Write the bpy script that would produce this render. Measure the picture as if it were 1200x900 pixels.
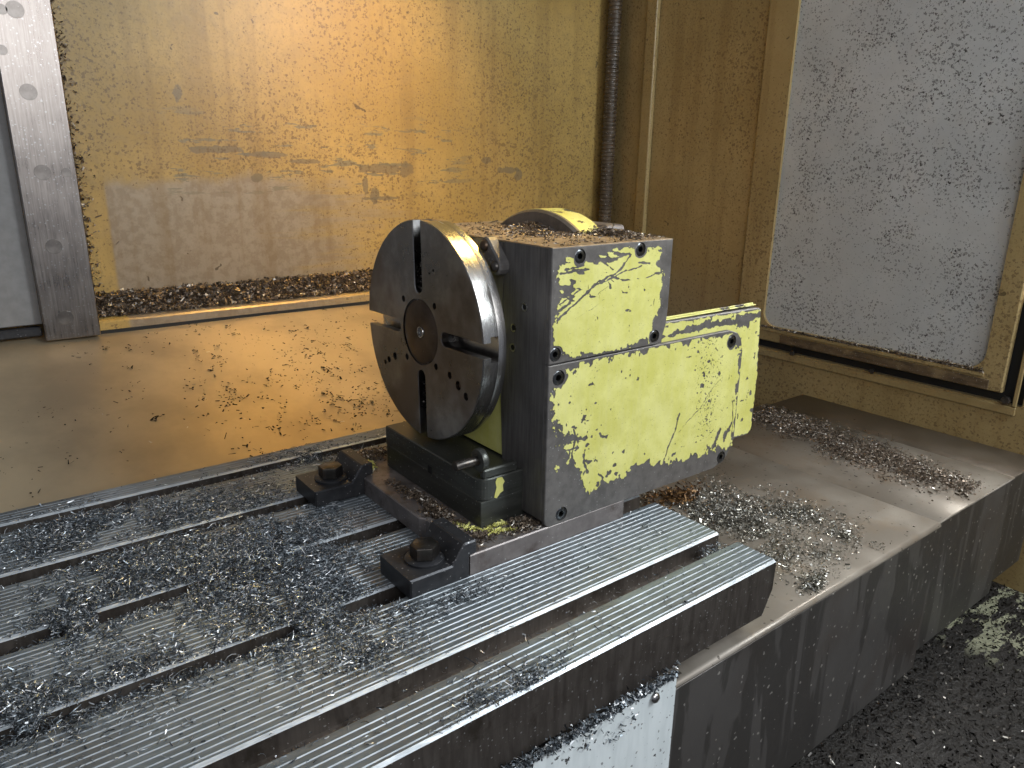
import bpy, bmesh, math, random
import numpy as np
from mathutils import Vector, Matrix
for o in list(bpy.data.objects): bpy.data.objects.remove(o)
SC = bpy.context.scene
COL = SC.collection
S = 0.266            # metres per plan unit (all coordinates below are in plan units)
rng = np.random.default_rng(7)
random.seed(7)

# ------------------------------------------------------------------ camera
cam = bpy.data.cameras.new("camera"); co = bpy.data.objects.new("camera", cam); COL.objects.link(co)
SC.camera = co
cam.sensor_width = 36.0; cam.lens = 868.9/1200*36; cam.clip_start = 0.01; cam.clip_end = 50
R = Matrix(((0.79432987, -0.60732418, 0.0140495), (0.16624514, 0.23956302, 0.95654175), (-0.58429668, -0.75747402, 0.29125675)))
co.matrix_world = Matrix.Translation((0, 0, 1.0*S)) @ R.transposed().to_4x4()

# ------------------------------------------------------------------ world, lamps, exposure
w = bpy.data.worlds.new("World"); SC.world = w; w.use_nodes = True
bg = w.node_tree.nodes['Background']; bg.inputs[0].default_value = (0.80, 0.86, 1.0, 1); bg.inputs[1].default_value = 0.16
def area(name, loc, target, size, sizey, power, color, spread=180):
    l = bpy.data.lights.new(name, 'AREA'); l.shape = 'RECTANGLE'; l.size = size*S; l.size_y = sizey*S
    l.energy = power; l.color = color; l.spread = math.radians(spread)
    o = bpy.data.objects.new(name, l); COL.objects.link(o)
    o.location = Vector(loc)*S
    d = (Vector(target)-Vector(loc)).normalized()
    o.rotation_euler = d.to_track_quat('-Z', 'Y').to_euler()
    return o
area("key_light", (3.5, -1.1, 2.75), (1.4, 1.5, 0.1), 1.9, 1.5, 14.0, (0.88, 0.95, 1.0))
area("doorway_light", (0.3, -1.9, 2.2), (0.6, 1.6, .6), 3.0, 1.6, 3.8, (0.97, 0.98, 1.0))
area("machine_lamp", (1.80, 2.95, 2.75), (1.80, 3.66, .8), 0.6, 0.35, 0.72, (1.0, 0.60, 0.14), 74)
area("rim_gold_light", (2.75, 2.05, 3.4), (1.2, 1.72, .8), 0.55, 0.5, 0.10, (1.0, 0.66, 0.18), 22)  # added unseen light, puts the gold reflection on the faceplate rim
area("window_daylight", (4.9, 1.6, 2.2), (3.66, 1.8, 0.9), 2.0, 2.0, 70.0, (1.0, 0.985, 0.95))
SC.view_settings.view_transform = 'Standard'; SC.view_settings.look = 'None'
SC.view_settings.exposure = 0.28; SC.view_settings.gamma = 1.0
SC.render.engine = 'CYCLES'

# ------------------------------------------------------------------ object helpers
def setp(o, label=None, cat=None, group=None, kind=None):
    if label: o['label'] = label
    if cat: o['category'] = cat
    if group: o['group'] = group
    if kind: o['kind'] = kind
    return o
def thing(name, loc, label, cat, group=None):
    o = bpy.data.objects.new(name, None); COL.objects.link(o); o.location = Vector(loc)*S
    o.empty_display_size = 0.01
    return setp(o, label, cat, group)
def origin_of(p):
    v = Vector((0, 0, 0))
    while p: v = v+p.location; p = p.parent
    return v
def part(name, bm, mats, parent=None, smooth=False, loc=None):
    """link a bmesh (plan units) as one object; origin at parent's origin (or loc)"""
    if not isinstance(mats, (list, tuple)): mats = [mats]
    bmesh.ops.recalc_face_normals(bm, faces=bm.faces)
    me = bpy.data.meshes.new(name); 
    bm.to_mesh(me); bm.free()
    return link_mesh(name, me, mats, parent, smooth, loc)
def link_mesh(name, me, mats, parent=None, smooth=False, loc=None):
    o = bpy.data.objects.new(name, me); COL.objects.link(o)
    po = origin_of(parent) if parent else Vector((0, 0, 0))
    own = Vector(loc)*S if loc is not None else po
    me.transform(Matrix.Translation(-own) @ Matrix.Scale(S, 4))
    for m in mats: me.materials.append(m)
    if parent: o.parent = parent
    o.location = own-po
    if smooth:
        for p in me.polygons: p.use_smooth = True
        try: me.set_sharp_from_angle(angle=math.radians(40))
        except Exception: pass
    return o
def copy_tree(o, parent=None):
    c = o.copy(); COL.objects.link(c); c.parent = parent
    for ch in [x for x in bpy.data.objects if x.parent == o]: copy_tree(ch, c)
    return c

# ------------------------------------------------------------------ mesh helpers
def B(): return bmesh.new()
def box(bm, x0, x1, y0, y1, z0, z1, bev=0.0, seg=1):
    r = bmesh.ops.create_cube(bm, size=1)
    vs = r['verts']
    bmesh.ops.scale(bm, vec=(x1-x0, y1-y0, z1-z0), verts=vs)
    bmesh.ops.translate(bm, vec=((x0+x1)/2, (y0+y1)/2, (z0+z1)/2), verts=vs)
    if bev:
        es = list({e for v in vs for e in v.link_edges})
        bmesh.ops.bevel(bm, geom=es, offset=bev, segments=seg, affect='EDGES', profile=0.5)
    return bm
AX = {'x': Vector((1, 0, 0)), 'y': Vector((0, 1, 0)), 'z': Vector((0, 0, 1))}
def cyl(bm, c, axis, r, h, n=24, r2=None, bev=0, flip=False):
    """cylinder from point c along +axis by h (h may be negative)"""
    a = AX[axis] if isinstance(axis, str) else Vector(axis).normalized()
    rr = bmesh.ops.create_cone(bm, cap_ends=True, segments=n, radius1=r, radius2=r if r2 is None else r2, depth=abs(h))
    q = Vector((0, 0, 1)).rotation_difference(a*(1 if h > 0 else -1))
    bmesh.ops.rotate(bm, cent=(0, 0, 0), matrix=q.to_matrix(), verts=rr['verts'])
    bmesh.ops.translate(bm, vec=Vector(c)+a*h/2, verts=rr['verts'])
    if bev:
        es = [e for e in {e for v in rr['verts'] for e in v.link_edges} if len(e.link_faces) == 2 and any(len(f.verts) > 4 for f in e.link_faces)]
        bmesh.ops.bevel(bm, geom=es, offset=bev, segments=2, affect='EDGES', profile=0.5)
    return bm
def lathe(bm, c, axis, prof, n=32):
    """prof: list of (r, h) along +axis from c"""
    a = AX[axis]; u = AX['y'] if axis == 'x' else AX['x']; v = a.cross(u)
    rings = []
    for r, h in prof:
        if r < 1e-6: rings.append([bm.verts.new(Vector(c)+a*h)])
        else: rings.append([bm.verts.new(Vector(c)+a*h+(u*math.cos(2*math.pi*i/n)+v*math.sin(2*math.pi*i/n))*r) for i in range(n)])
    for A, Bq in zip(rings, rings[1:]):
        for i in range(n):
            j = (i+1) % n
            if len(A) == 1 and len(Bq) == 1: continue
            if len(A) == 1: bm.faces.new((A[0], Bq[i], Bq[j]))
            elif len(Bq) == 1: bm.faces.new((A[i], Bq[0], A[j]))
            else: bm.faces.new((A[i], Bq[i], Bq[j], A[j]))
    return bm
def circle(cx, cy, r, n=20, a0=0): return [(cx+r*math.cos(a0+2*math.pi*i/n), cy+r*math.sin(a0+2*math.pi*i/n)) for i in range(n)]
def area2(P): return sum(P[i][0]*P[(i+1) % len(P)][1]-P[(i+1) % len(P)][0]*P[i][1] for i in range(len(P)))/2
def inset(P, d):
    if area2(P) < 0: P = P[::-1]
    n = len(P); out = []
    for i in range(n):
        p0 = Vector(P[i-1]); p1 = Vector(P[i]); p2 = Vector(P[(i+1) % n])
        e1 = (p1-p0).normalized(); e2 = (p2-p1).normalized()
        n1 = Vector((-e1.y, e1.x)); n2 = Vector((-e2.y, e2.x))
        m = (n1+n2); k = max(0.35, 1+n1.dot(n2))
        q = p1+m*(d/k); out.append((q.x, q.y))
    return out
def plate(bm, P, mp, t0, t1, holes=(), bev=0.0, front=True, back=True):
    """prism: outline P (2D) mapped by mp(a,b,t); the face at t0 is the seen face. holes: (loop, depth)"""
    if area2(P) < 0: P = P[::-1]
    sg = 1 if t1 > t0 else -1
    def ring(L, t): return [bm.verts.new(mp(a, b, t)) for a, b in L]
    def walls(A, C):
        n = len(A)
        for i in range(n): bm.faces.new((A[i], A[(i+1) % n], C[(i+1) % n], C[i]))
    top = ring(inset(P, bev) if bev else P, t0)
    mid = ring(P, t0+sg*bev) if bev else top
    if bev: walls(top, mid)
    bot = ring(P, t1); walls(mid, bot)
    if back:
        bm.faces.new(bot)
    if front:
        es = []
        def loopedges(Rg):
            for i in range(len(Rg)):
                a, b = Rg[i], Rg[(i+1) % len(Rg)]
                e = bm.edges.get((a, b)) or bm.edges.new((a, b)); es.append(e)
        loopedges(top)
        for L, dep in holes:
            h0 = ring(L, t0); h1 = ring(L, t0+sg*(dep if dep else abs(t1-t0))); loopedges(h0); walls(h0, h1)
            if dep: bm.faces.new(h1)
        bmesh.ops.triangle_fill(bm, use_beauty=True, use_dissolve=False, edges=es)
    return bm
mXZ = lambda a, b, t: (a, t, b)     # outline in x,z ; t = y
mYZ = lambda a, b, t: (t, a, b)     # outline in y,z ; t = x
mXY = lambda a, b, t: (a, b, t)
def rrect(x0, x1, y0, y1, r, n=5):
    P = []
    rs = r if isinstance(r, (list, tuple)) else [r]*4   # order: x1y1, x0y1, x0y0, x1y0
    for (cx, cy, a), q in zip(((x1, y1, 0), (x0, y1, 90), (x0, y0, 180), (x1, y0, 270)), rs):
        if q < 1e-6: P.append((cx, cy)); continue
        ox = cx-q if cx == x1 else cx+q; oy = cy-q if cy == y1 else cy+q
        for i in range(n+1):
            t = math.radians(a+90*i/n); P.append((ox+q*math.cos(t), oy+q*math.sin(t)))
    return P

# ------------------------------------------------------------------ node helpers
class N:
    def __init__(s, name):
        s.m = bpy.data.materials.new(name); s.m.use_nodes = True; s.t = s.m.node_tree; s.n = s.t.nodes; s.l = s.t.links
        s.p = s.n['Principled BSDF']; s.out = s.n['Material Output']; s._c = None
    def add(s, ty, **k):
        x = s.n.new(ty)
        for a, b in k.items(): setattr(x, a, b)
        return x
    def put(s, sock, v):
        if hasattr(v, 'is_output') or isinstance(v, bpy.types.NodeSocket): s.l.new(v, sock)
        else:
            if isinstance(v, tuple) and len(v) == 3 and sock.type == 'RGBA': v = v+(1,)
            sock.default_value = v
    @property
    def co(s):
        if s._c is None: s._c = s.add('ShaderNodeTexCoord').outputs['Object']
        return s._c
    def mapv(s, scale=(1, 1, 1), rot=(0, 0, 0), loc=(0, 0, 0), v=None):
        x = s.add('ShaderNodeMapping'); s.put(x.inputs['Vector'], v if v is not None else s.co)
        x.inputs['Scale'].default_value = scale; x.inputs['Rotation'].default_value = rot; x.inputs['Location'].default_value = loc
        return x.outputs[0]
    def noise(s, sc, det=4, rough=.6, v=None, dist=0, col=False):
        x = s.add('ShaderNodeTexNoise'); s.put(x.inputs['Vector'], v if v is not None else s.co)
        x.inputs['Scale'].default_value = sc; x.inputs['Detail'].default_value = det; x.inputs['Roughness'].default_value = rough; x.inputs['Distortion'].default_value = dist
        return x.outputs['Color' if col else 'Fac']
    def math(s, op, a, b=0.0, c=None, clamp=False):
        x = s.add('ShaderNodeMath', operation=op, use_clamp=clamp); s.put(x.inputs[0], a); s.put(x.inputs[1], b)
        if c is not None: s.put(x.inputs[2], c)
        return x.outputs[0]
    def ramp(s, f, lo, hi, a=0.0, b=1.0):
        x = s.add('ShaderNodeMapRange'); x.interpolation_type = 'SMOOTHSTEP'; s.put(x.inputs[0], f)
        x.inputs[1].default_value = lo; x.inputs[2].default_value = hi; x.inputs[3].default_value = a; x.inputs[4].default_value = b
        return x.outputs[0]
    def mix(s, f, a, b):
        x = s.add('ShaderNodeMix', data_type='RGBA'); s.put(x.inputs[0], f); s.put(x.inputs[6], a); s.put(x.inputs[7], b)
        return x.outputs[2]
    def sep(s, v=None):
        x = s.add('ShaderNodeSeparateXYZ'); s.put(x.inputs[0], v if v is not None else s.co); return x.outputs
    def flecks(s, scale, amount, v=None, seed=0.0, soft=.08, warp=.5):
        """dark specks: one per voronoi cell, random size; amount = socket or value (max radius in cell units)"""
        base = s.mapv(loc=(seed, seed*1.7, seed*.6), v=v)
        nz = s.noise(scale*1.6, 2, .5, v=base, col=True)
        mm = s.add('ShaderNodeVectorMath', operation='SCALE'); s.put(mm.inputs[0], nz); mm.inputs['Scale'].default_value = warp/scale*1.6
        ad = s.add('ShaderNodeVectorMath', operation='ADD'); s.put(ad.inputs[0], base); s.put(ad.inputs[1], mm.outputs[0])
        vo = s.add('ShaderNodeTexVoronoi'); s.put(vo.inputs['Vector'], ad.outputs[0]); vo.inputs['Scale'].default_value = scale
        sc = s.add('ShaderNodeSeparateColor'); s.put(sc.inputs[0], vo.outputs['Color'])
        r = s.math('MULTIPLY', s.math('POWER', sc.outputs[0], 2.0), amount)
        d = s.math('SUBTRACT', r, vo.outputs['Distance'])
        return s.ramp(d, 0.0, soft)
    def bump(s, h, dist=.0005, strength=1.0, nrm=None):
        x = s.add('ShaderNodeBump'); s.put(x.inputs['Height'], h); x.inputs['Distance'].default_value = dist; x.inputs['Strength'].default_value = strength
        if nrm is not None: s.put(x.inputs['Normal'], nrm)
        s.l.new(x.outputs[0], s.p.inputs['Normal']); return x.outputs[0]
    def fin(s, col=None, metal=None, rough=None, spec=None):
        if col is not None: s.put(s.p.inputs['Base Color'], col)
        if metal is not None: s.put(s.p.inputs['Metallic'], metal)
        if rough is not None: s.put(s.p.inputs['Roughness'], rough)
        if spec is not None: s.put(s.p.inputs['Specular IOR Level'], spec)
        return s.m

def steel(name, c0, c1, rough=.38, metal=1.0, stretch=(8, 8, 1), sc=60, dirt=None, bumpd=.00008, r2=.15, spots=.25):
    m = N(name)
    st = m.noise(sc, 5, .65, v=m.mapv(stretch))
    cl = m.noise(22, 4, .6)
    f = m.math('ADD', m.math('MULTIPLY', st, .6), m.math('MULTIPLY', cl, .4))
    col = m.mix(m.ramp(f, .35, .65), c0, c1)
    if dirt:
        dm = m.ramp(m.noise(35, 6, .7), .50, .68)
        col = m.mix(m.math('MULTIPLY', dm, .7), col, dirt)
    if spots:
        col = m.mix(m.math('MULTIPLY', m.flecks(420, spots), .6), col, (.55, .55, .55))
    ro = m.math('ADD', m.math('MULTIPLY', m.math('ADD', st, cl), r2), rough-r2)
    m.bump(st, bumpd)
    return m.fin(col, metal, ro)

M = {}
M['block'] = steel('machined_dark_steel', (.115, .108, .104), (.20, .19, .182), .44, .55, (10, 10, .6), 55, bumpd=.00006)
M['front'] = steel('worn_primer_steel', (.125, .117, .112), (.20, .188, .178), .50, .5, (2, 2, 2), 60, bumpd=.00010)
M['riser'] = steel('oiled_dark_steel', (.075, .078, .070), (.12, .124, .112), .36, .7, (1, .4, 6), 40)
M['plate'] = steel('base_plate_steel', (.17, .15, .145), (.27, .245, .235), .45, .5, (1, 1, 1), 60, dirt=(.07, .045, .035))
M['topdust'] = steel('dusty_top_steel', (.26, .19, .12), (.40, .31, .21), .50, .3, (1, 1, 1), 90, dirt=(.12, .08, .05), spots=.3)
M['oxide'] = steel('black_oxide', (.035, .036, .040), (.060, .060, .064), .42, .5, (1, 1, 1), 120, bumpd=.00018, spots=.3)
M['bolt'] = steel('dark_bolt_steel', (.06, .055, .05), (.12, .11, .10), .33, .85, (1, 1, 1), 150, bumpd=.0001, dirt=(.12, .06, .02))
M['screw'] = steel('screw_steel', (.08, .085, .09), (.16, .165, .17), .28, .95, (1, 1, 1), 200)
M['bright'] = steel('bright_steel', (.45, .44, .43), (.62, .61, .60), .25, 1.0, (1, 1, 1), 100)
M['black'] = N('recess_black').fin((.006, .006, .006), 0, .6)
def table_mat():
    m = N('table_cast_steel'); x, y, z = m.sep()
    st = m.noise(30, 5, .7, v=m.mapv((.6, 10, 10)))
    cl = m.noise(14, 5, .65)
    col = m.mix(m.ramp(st, .3, .7), (.135, .158, .175), (.215, .245, .265))
    col = m.mix(m.math('MULTIPLY', m.ramp(cl, .45, .62), .6), col, (.115, .115, .112))
    # dried coolant powder on the front land
    pw = m.math('MULTIPLY', m.ramp(x, .32, .37), m.ramp(y, .275, .292, 1, 0))
    pw = m.math('MULTIPLY', pw, m.ramp(m.noise(28, 6, .7), .38, .62))
    col = m.mix(m.math('MULTIPLY', pw, .75), col, (.36, .31, .22))
    m.bump(m.noise(700, 2, .5), .00006)
    met = m.math('SUBTRACT', .38, m.math('MULTIPLY', pw, .3))
    return m.fin(col, met, m.ramp(cl, .3, .7, .30, .48))
M['table'] = table_mat()
M['groove'] = steel('groove_highlight_steel', (.20, .225, .245), (.40, .44, .475), .46, .4, (1, 8, 8), 90, spots=0)  # lighter steel paints the highlight along the groove flanks
M['lip'] = steel('lip_highlight_steel', (.40, .44, .47), (.68, .72, .75), .36, .4, (1, 8, 8), 90, spots=0)  # palest steel, slot edge highlight put into the colour
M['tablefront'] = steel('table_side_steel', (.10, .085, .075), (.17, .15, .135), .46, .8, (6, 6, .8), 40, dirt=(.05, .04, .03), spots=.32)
def face_mat():
    m = N('turned_faceplate_steel')
    cl = m.noise(25, 5, .65)
    col = m.mix(m.ramp(cl, .4, .62), (.26, .25, .24), (.40, .385, .37))
    col = m.mix(m.math('MULTIPLY', m.ramp(m.noise(9, 4, .6), .48, .6), .5), col, (.12, .075, .045))
    tg = m.add('ShaderNodeTangent', direction_type='RADIAL', axis='X')
    m.l.new(tg.outputs[0], m.p.inputs['Tangent']); m.p.inputs['Anisotropic'].default_value = .75
    # fine concentric turning rings
    x, y, z = m.sep()
    rr = m.math('SQRT', m.math('ADD', m.math('POWER', y, 2), m.math('POWER', z, 2)))
    ring = m.math('SINE', m.math('MULTIPLY', rr, 4200))
    m.bump(ring, .000012)
    return m.fin(col, 1.0, m.ramp(cl, .3, .7, .26, .42))
M['face'] = face_mat()
M['hub'] = steel('bronzed_hub', (.075, .052, .036), (.13, .095, .07), .36, .8, (1, 1, 1), 60)
M['rim'] = steel('faceplate_rim_steel', (.52, .50, .47), (.72, .70, .67), .26, 1.0, (8, 1, 1), 60, r2=.08, spots=.2)
def yellow(name, worn=None):
    m = N(name)
    nz = m.noise(30, 5, .65); st = m.noise(60, 3, .6, v=m.mapv((5, 5, .5)))
    col = m.mix(m.ramp(nz, .35, .65), (.58, .56, .14), (.70, .68, .24))
    col = m.mix(m.math('MULTIPLY', m.ramp(st, .4, .7), .35), col, (.62, .60, .26))
    col = m.mix(m.math('MULTIPLY', m.flecks(900, .30), .65), col, (.16, .14, .06))
    ro = .42; met = 0.0
    if worn is not None:
        k = m.ramp(m.math('ADD', m.noise(45, 6, .7), m.math('MULTIPLY', m.noise(12, 3, .5), .5)), worn, worn+.012)
        col = m.mix(k, col, (.11, .10, .09))
        met = m.math('MULTIPLY', k, .7); m.bump(m.math('SUBTRACT', 1.0, k), .0003)
    else: m.bump(nz, .0002)
    return m.fin(col, met, ro)
M['yellow'] = yellow('yellow_paint')
M['yellow_worn'] = yellow('yellow_paint_worn', .80)
M['yellow_body'] = yellow('yellow_paint_body', .86)

def wall_mat(name, c0, c1, dens=.55, patch=False, stain=(.12, .07, .03)):
    m = N(name); x, y, z = m.sep()
    big = m.noise(5, 5, .6); sm = m.noise(90, 4, .6)
    col = m.mix(m.ramp(big, .35, .65), c0, c1)
    col = m.mix(m.math('MULTIPLY', m.ramp(sm, .45, .65), .30), col, (.30, .21, .09))
    rough = .38; met = 0.0
    if patch:
        # bare steel scrubbed area low on the left, soft edge at top and right
        n1 = m.noise(16, 5, .65)
        zz = m.math('ADD', z, m.math('MULTIPLY', m.math('SUBTRACT', n1, .5), .05))
        xx = m.math('ADD', x, m.math('MULTIPLY', m.math('SUBTRACT', m.noise(14, 5, .7, v=m.mapv((.3, 1, 3))), .5), .5))
        a = m.math('MULTIPLY', m.ramp(zz, .222, .245, 1, 0), m.ramp(x, .163, .168))
        a = m.math('MULTIPLY', a, m.ramp(xx, .38, .56, 1, 0))
        # long horizontal scrapes
        hs = m.noise(12, 6, .65, v=m.mapv((1.2, 1, 7)))
        hb = m.math('MULTIPLY', m.ramp(z, .20, .235), m.ramp(z, .30, .33, 1, 0))
        hb = m.math('MULTIPLY', hb, m.math('MULTIPLY', m.ramp(x, .20, .25), m.ramp(x, .62, .72, 1, 0)))
        sc = m.math('MULTIPLY', hb, m.ramp(hs, .565, .59))
        col = m.mix(m.math('MULTIPLY', a, .88), col, m.mix(m.ramp(sm, .4, .6), (.27, .215, .16), (.34, .28, .215)))
        col = m.mix(m.math('MULTIPLY', sc, .85), col, (.19, .17, .11))
        # dark smudges low right, by the hose, painting in the corner darkness
        lo = m.math('MULTIPLY', m.ramp(x, .60, .95), m.ramp(z, .02, .30, 1, 0))
        col = m.mix(m.math('MULTIPLY', lo, m.ramp(m.noise(26, 6, .7), .46, .60)), col, (.10, .065, .02))
        met = m.math('MULTIPLY', a, .35)
        wn = m.math('MULTIPLY', m.math('SUBTRACT', m.noise(60, 5, .7), .5), 2.2)
        for cx, cz, rx, rz in ((1.98, .935, .16, .030), (2.13, .93, .05, .045), (2.68, .985, .035, .022), (2.83, .93, .10, .022), (2.92, .90, .03, .04), (.97, 1.262, .025, .035), (1.10, 1.02, .16, .020), (1.35, 1.0, .12, .018), (1.93, .80, .03, .05), (1.88, .85, .02, .05), (1.98, .78, .12, .010), (1.55, .97, .10, .012), (1.30, .89, .03, .022)):
            q = m.math('SQRT', m.math('ADD', m.math('POWER', m.math('DIVIDE', m.math('SUBTRACT', x, cx*S), rx*S), 2), m.math('POWER', m.math('DIVIDE', m.math('SUBTRACT', z, cz*S), rz*S), 2)))
            col = m.mix(m.math('MULTIPLY', m.ramp(m.math('ADD', q, wn), .75, .95, 1, 0), .72), col, (.15, .125, .085))
    mot = m.math('MULTIPLY', m.ramp(m.noise(330, 3, .6), .53, .62), m.ramp(m.noise(4.1, 3, .5), .35, .62, .25, 1.0))
    if patch: mot = m.math('MULTIPLY', mot, m.math('SUBTRACT', 1.0, m.math('MULTIPLY', a, .7)))
    col = m.mix(m.math('MULTIPLY', mot, .50), col, (.17, .11, .045))
    if patch: mota = m.math('SUBTRACT', 1.0, m.math('MULTIPLY', a, .85))
    dm = m.math('MULTIPLY', m.ramp(m.noise(3.2, 3, .5), .30, .65, .35, 1.0), dens)
    if patch: dm = m.math('MULTIPLY', dm, mota)
    f1 = m.flecks(300, m.math('MULTIPLY', dm, 1.25), warp=1.1, soft=.12); f2 = m.flecks(95, m.math('MULTIPLY', dm, .55), seed=3.1, warp=1.0)
    f3 = m.flecks(38, .16, seed=5.3, warp=1.0, soft=.03)
    col = m.mix(m.math('MULTIPLY', f1, .62), col, stain); col = m.mix(m.math('MULTIPLY', f2, .55), col, stain)
    col = m.mix(m.math('MULTIPLY', f3, .75), col, (.07, .045, .02))
    drip = m.ramp(m.noise(32, 4, .6, v=m.mapv((1, 1, .05))), .50, .68)
    col = m.mix(m.math('MULTIPLY', drip, .34), col, (.20, .12, .04))
    m.bump(sm, .0003)
    return m.fin(col, met, rough)
M['wall'] = wall_mat('coolant_stained_back_wall', (.36, .235, .065), (.46, .31, .10), .70, True)
M['wallr'] = wall_mat('coolant_stained_right_wall', (.31, .225, .095), (.39, .29, .13), .64)
M['frame'] = wall_mat('coolant_stained_door_frame', (.31, .225, .095), (.385, .285, .13), .64)
def sheet_mat():
    m = N('oily_stainless_sheet'); x, y, z = m.sep()
    cl = m.noise(8, 5, .6); sm = m.noise(120, 3, .6)
    col = m.mix(m.ramp(cl, .35, .65), (.46, .37, .25), (.62, .50, .33))
    dm = m.math('MULTIPLY', m.ramp(m.noise(6, 3, .5), .42, .62, .10, 1.0), m.ramp(x, .12, .42, .45, 1.15))
    f = m.flecks(75, m.math('MULTIPLY', dm, .62), warp=1.6, soft=.04); f2 = m.flecks(190, m.math('MULTIPLY', dm, .50), seed=2, warp=1.0, soft=.05)
    f = m.math('MAXIMUM', f, f2)
    col = m.mix(m.math('MULTIPLY', f, .85), col, (.035, .025, .012))
    m.bump(cl, .0015, .35)
    met = m.math('SUBTRACT', .62, m.math('MULTIPLY', f, .45))
    return m.fin(col, met, m.math('ADD', m.ramp(cl, .3, .7, .28, .38), m.math('MULTIPLY', f, .3)))
M['sheet'] = sheet_mat()
def pane_mat():
    m = N('frosted_spattered_pane'); x, y, z = m.sep()
    band = m.math('ADD', m.math('MULTIPLY', y, -1.1), m.math('MULTIPLY', z, -.5))
    dm = m.ramp(m.math('ADD', band, m.math('MULTIPLY', m.noise(8, 3, .5), .25)), -.72, -.30, .42, .80)
    dm = m.math('MULTIPLY', dm, m.ramp(m.noise(14, 4, .6), .38, .60, .55, 1.1))
    f = m.math('MAXIMUM', m.math('MULTIPLY', m.flecks(430, dm, warp=1.3, soft=.20), .7), m.flecks(240, m.math('MULTIPLY', dm, .62), seed=4, warp=1.5, soft=.08))
    cl = m.noise(10, 4, .6)
    base = m.mix(m.ramp(cl, .35, .65), (.76, .77, .76), (.85, .86, .85))
    col = m.mix(m.math('MULTIPLY', f, .95), base, (.05, .045, .04))
    tr = m.add('ShaderNodeBsdfTranslucent'); m.put(tr.inputs[0], col)
    mx = m.add('ShaderNodeMixShader'); mx.inputs[0].default_value = .5
    m.fin(col, 0, .45); m.l.new(m.p.outputs[0], mx.inputs[1]); m.l.new(tr.outputs[0], mx.inputs[2]); m.l.new(mx.outputs[0], m.out.inputs[0])
    return m.m
M['pane'] = pane_mat()
def cover_mat(name, top):
    m = N(name); x, y, z = m.sep()
    cl = m.noise(9, 5, .6); sm = m.noise(80, 5, .65)
    if top: col = m.mix(m.ramp(cl, .38, .62), (.23, .20, .165), (.34, .305, .26))
    else:
        dr = m.noise(20, 4, .6, v=m.mapv((1.2, 1.2, .22)), dist=.6)
        col = m.mix(m.ramp(dr, .49, .54), (.10, .093, .087), (.16, .15, .142))
        col = m.mix(m.math('MULTIPLY', m.ramp(m.noise(6, 3, .5), .5, .65), .5), col, (.10, .075, .06))
    if top:
        col = m.mix(m.math('MULTIPLY', m.ramp(m.noise(20, 6, .7), .52, .66), .40), col, (.26, .19, .12))
    col = m.mix(m.math('MULTIPLY', m.flecks(170, .30, seed=1), .8), col, (.05, .04, .03) if top else (.55, .52, .48))
    m.bump(sm, .0002)
    return m.fin(col, .35 if top else .7, m.ramp(cl, .3, .7, .36, .52))
M['cover_top'] = cover_mat('dusty_cover_top', True); M['cover_side'] = cover_mat('streaked_cover_side', False)
M['cover_dark'] = steel('dark_oily_cover', (.13, .105, .08), (.20, .165, .13), .42, .4, (1, 1, 1), 30, spots=0)
M['strip'] = steel('ground_strip_steel', (.27, .24, .22), (.41, .37, .34), .30, 1.0, (10, 10, .5), 50, spots=.42)
M['stripdisc'] = steel('plug_disc_steel', (.19, .17, .155), (.29, .265, .245), .34, 1.0, (1, 1, 1), 80)
M['grey'] = steel('grey_painted_panel', (.20, .195, .19), (.25, .245, .24), .6, .0, (1, 1, 1), 90, spots=0)
def white_mat():
    m = N('chipped_white_paint')
    k = m.ramp(m.math('ADD', m.noise(30, 6, .7), m.math('MULTIPLY', m.noise(9, 3), .4)), .79, .80)
    col = m.mix(m.math('MULTIPLY', m.ramp(m.noise(40, 3, .6, v=m.mapv((2, 2, .4))), .4, .6), .4), (.66, .71, .72), (.48, .53, .54))
    col = m.mix(m.math('MULTIPLY', m.flecks(300, .34), .7), col, (.08, .08, .08))
    col = m.mix(k, col, (.07, .07, .07)); m.bump(m.math('SUBTRACT', 1.0, k), .0003)
    return m.fin(col, 0, .5)
M['white'] = white_mat()
def floor_mat():
    m = N('oily_chip_floor'); x, y, z = m.sep()
    k = m.math('MULTIPLY', m.ramp(m.noise(26, 6, .65, v=m.mapv((.6, 1.6, 1))), .50, .52), m.ramp(x, .78, .83))
    col = m.mix(m.noise(60, 4), (.012, .010, .009), (.03, .026, .022))
    col = m.mix(k, col, (.30, .30, .20))
    m.bump(m.noise(160, 4, .7), .004)
    return m.fin(col, 0, .55)
M['floor'] = floor_mat()
M['rustbar'] = steel('rusty_bar', (.055, .035, .018), (.17, .115, .06), .55, .1, (1, .5, 3), 70, dirt=(.28, .20, .10), spots=.3)
M['hose'] = steel('brown_hose', (.055, .038, .022), (.10, .07, .042), .42, .0, (1, 1, 1), 60, spots=.4)
M['paintchip'] = M['yellow']
def chip_mat(name, stops, rough=.32, metal=1.0):
    m = N(name)
    g = m.add('ShaderNodeNewGeometry'); r = m.add('ShaderNodeValToRGB'); m.l.new(g.outputs['Random Per Island'], r.inputs[0])
    e = r.color_ramp.elements; e[0].position, e[0].color = stops[0][0], stops[0][1]+(1,); e[1].position, e[1].color = stops[-1][0], stops[-1][1]+(1,)
    for p, c in stops[1:-1]:
        q = e.new(p); q.color = c+(1,)
    return m.fin(r.outputs[0], metal, rough)
M['chip'] = chip_mat('steel_shavings', [(0, (.025, .028, .031)), (.40, (.085, .10, .115)), (.78, (.27, .31, .345)), (1, (.92, .94, .96))], .36, .5)
M['chipb'] = chip_mat('brown_shavings', [(0, (.05, .036, .024)), (.5, (.14, .105, .075)), (.90, (.26, .20, .145)), (1, (.85, .80, .72))], .40, .35)
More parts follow.
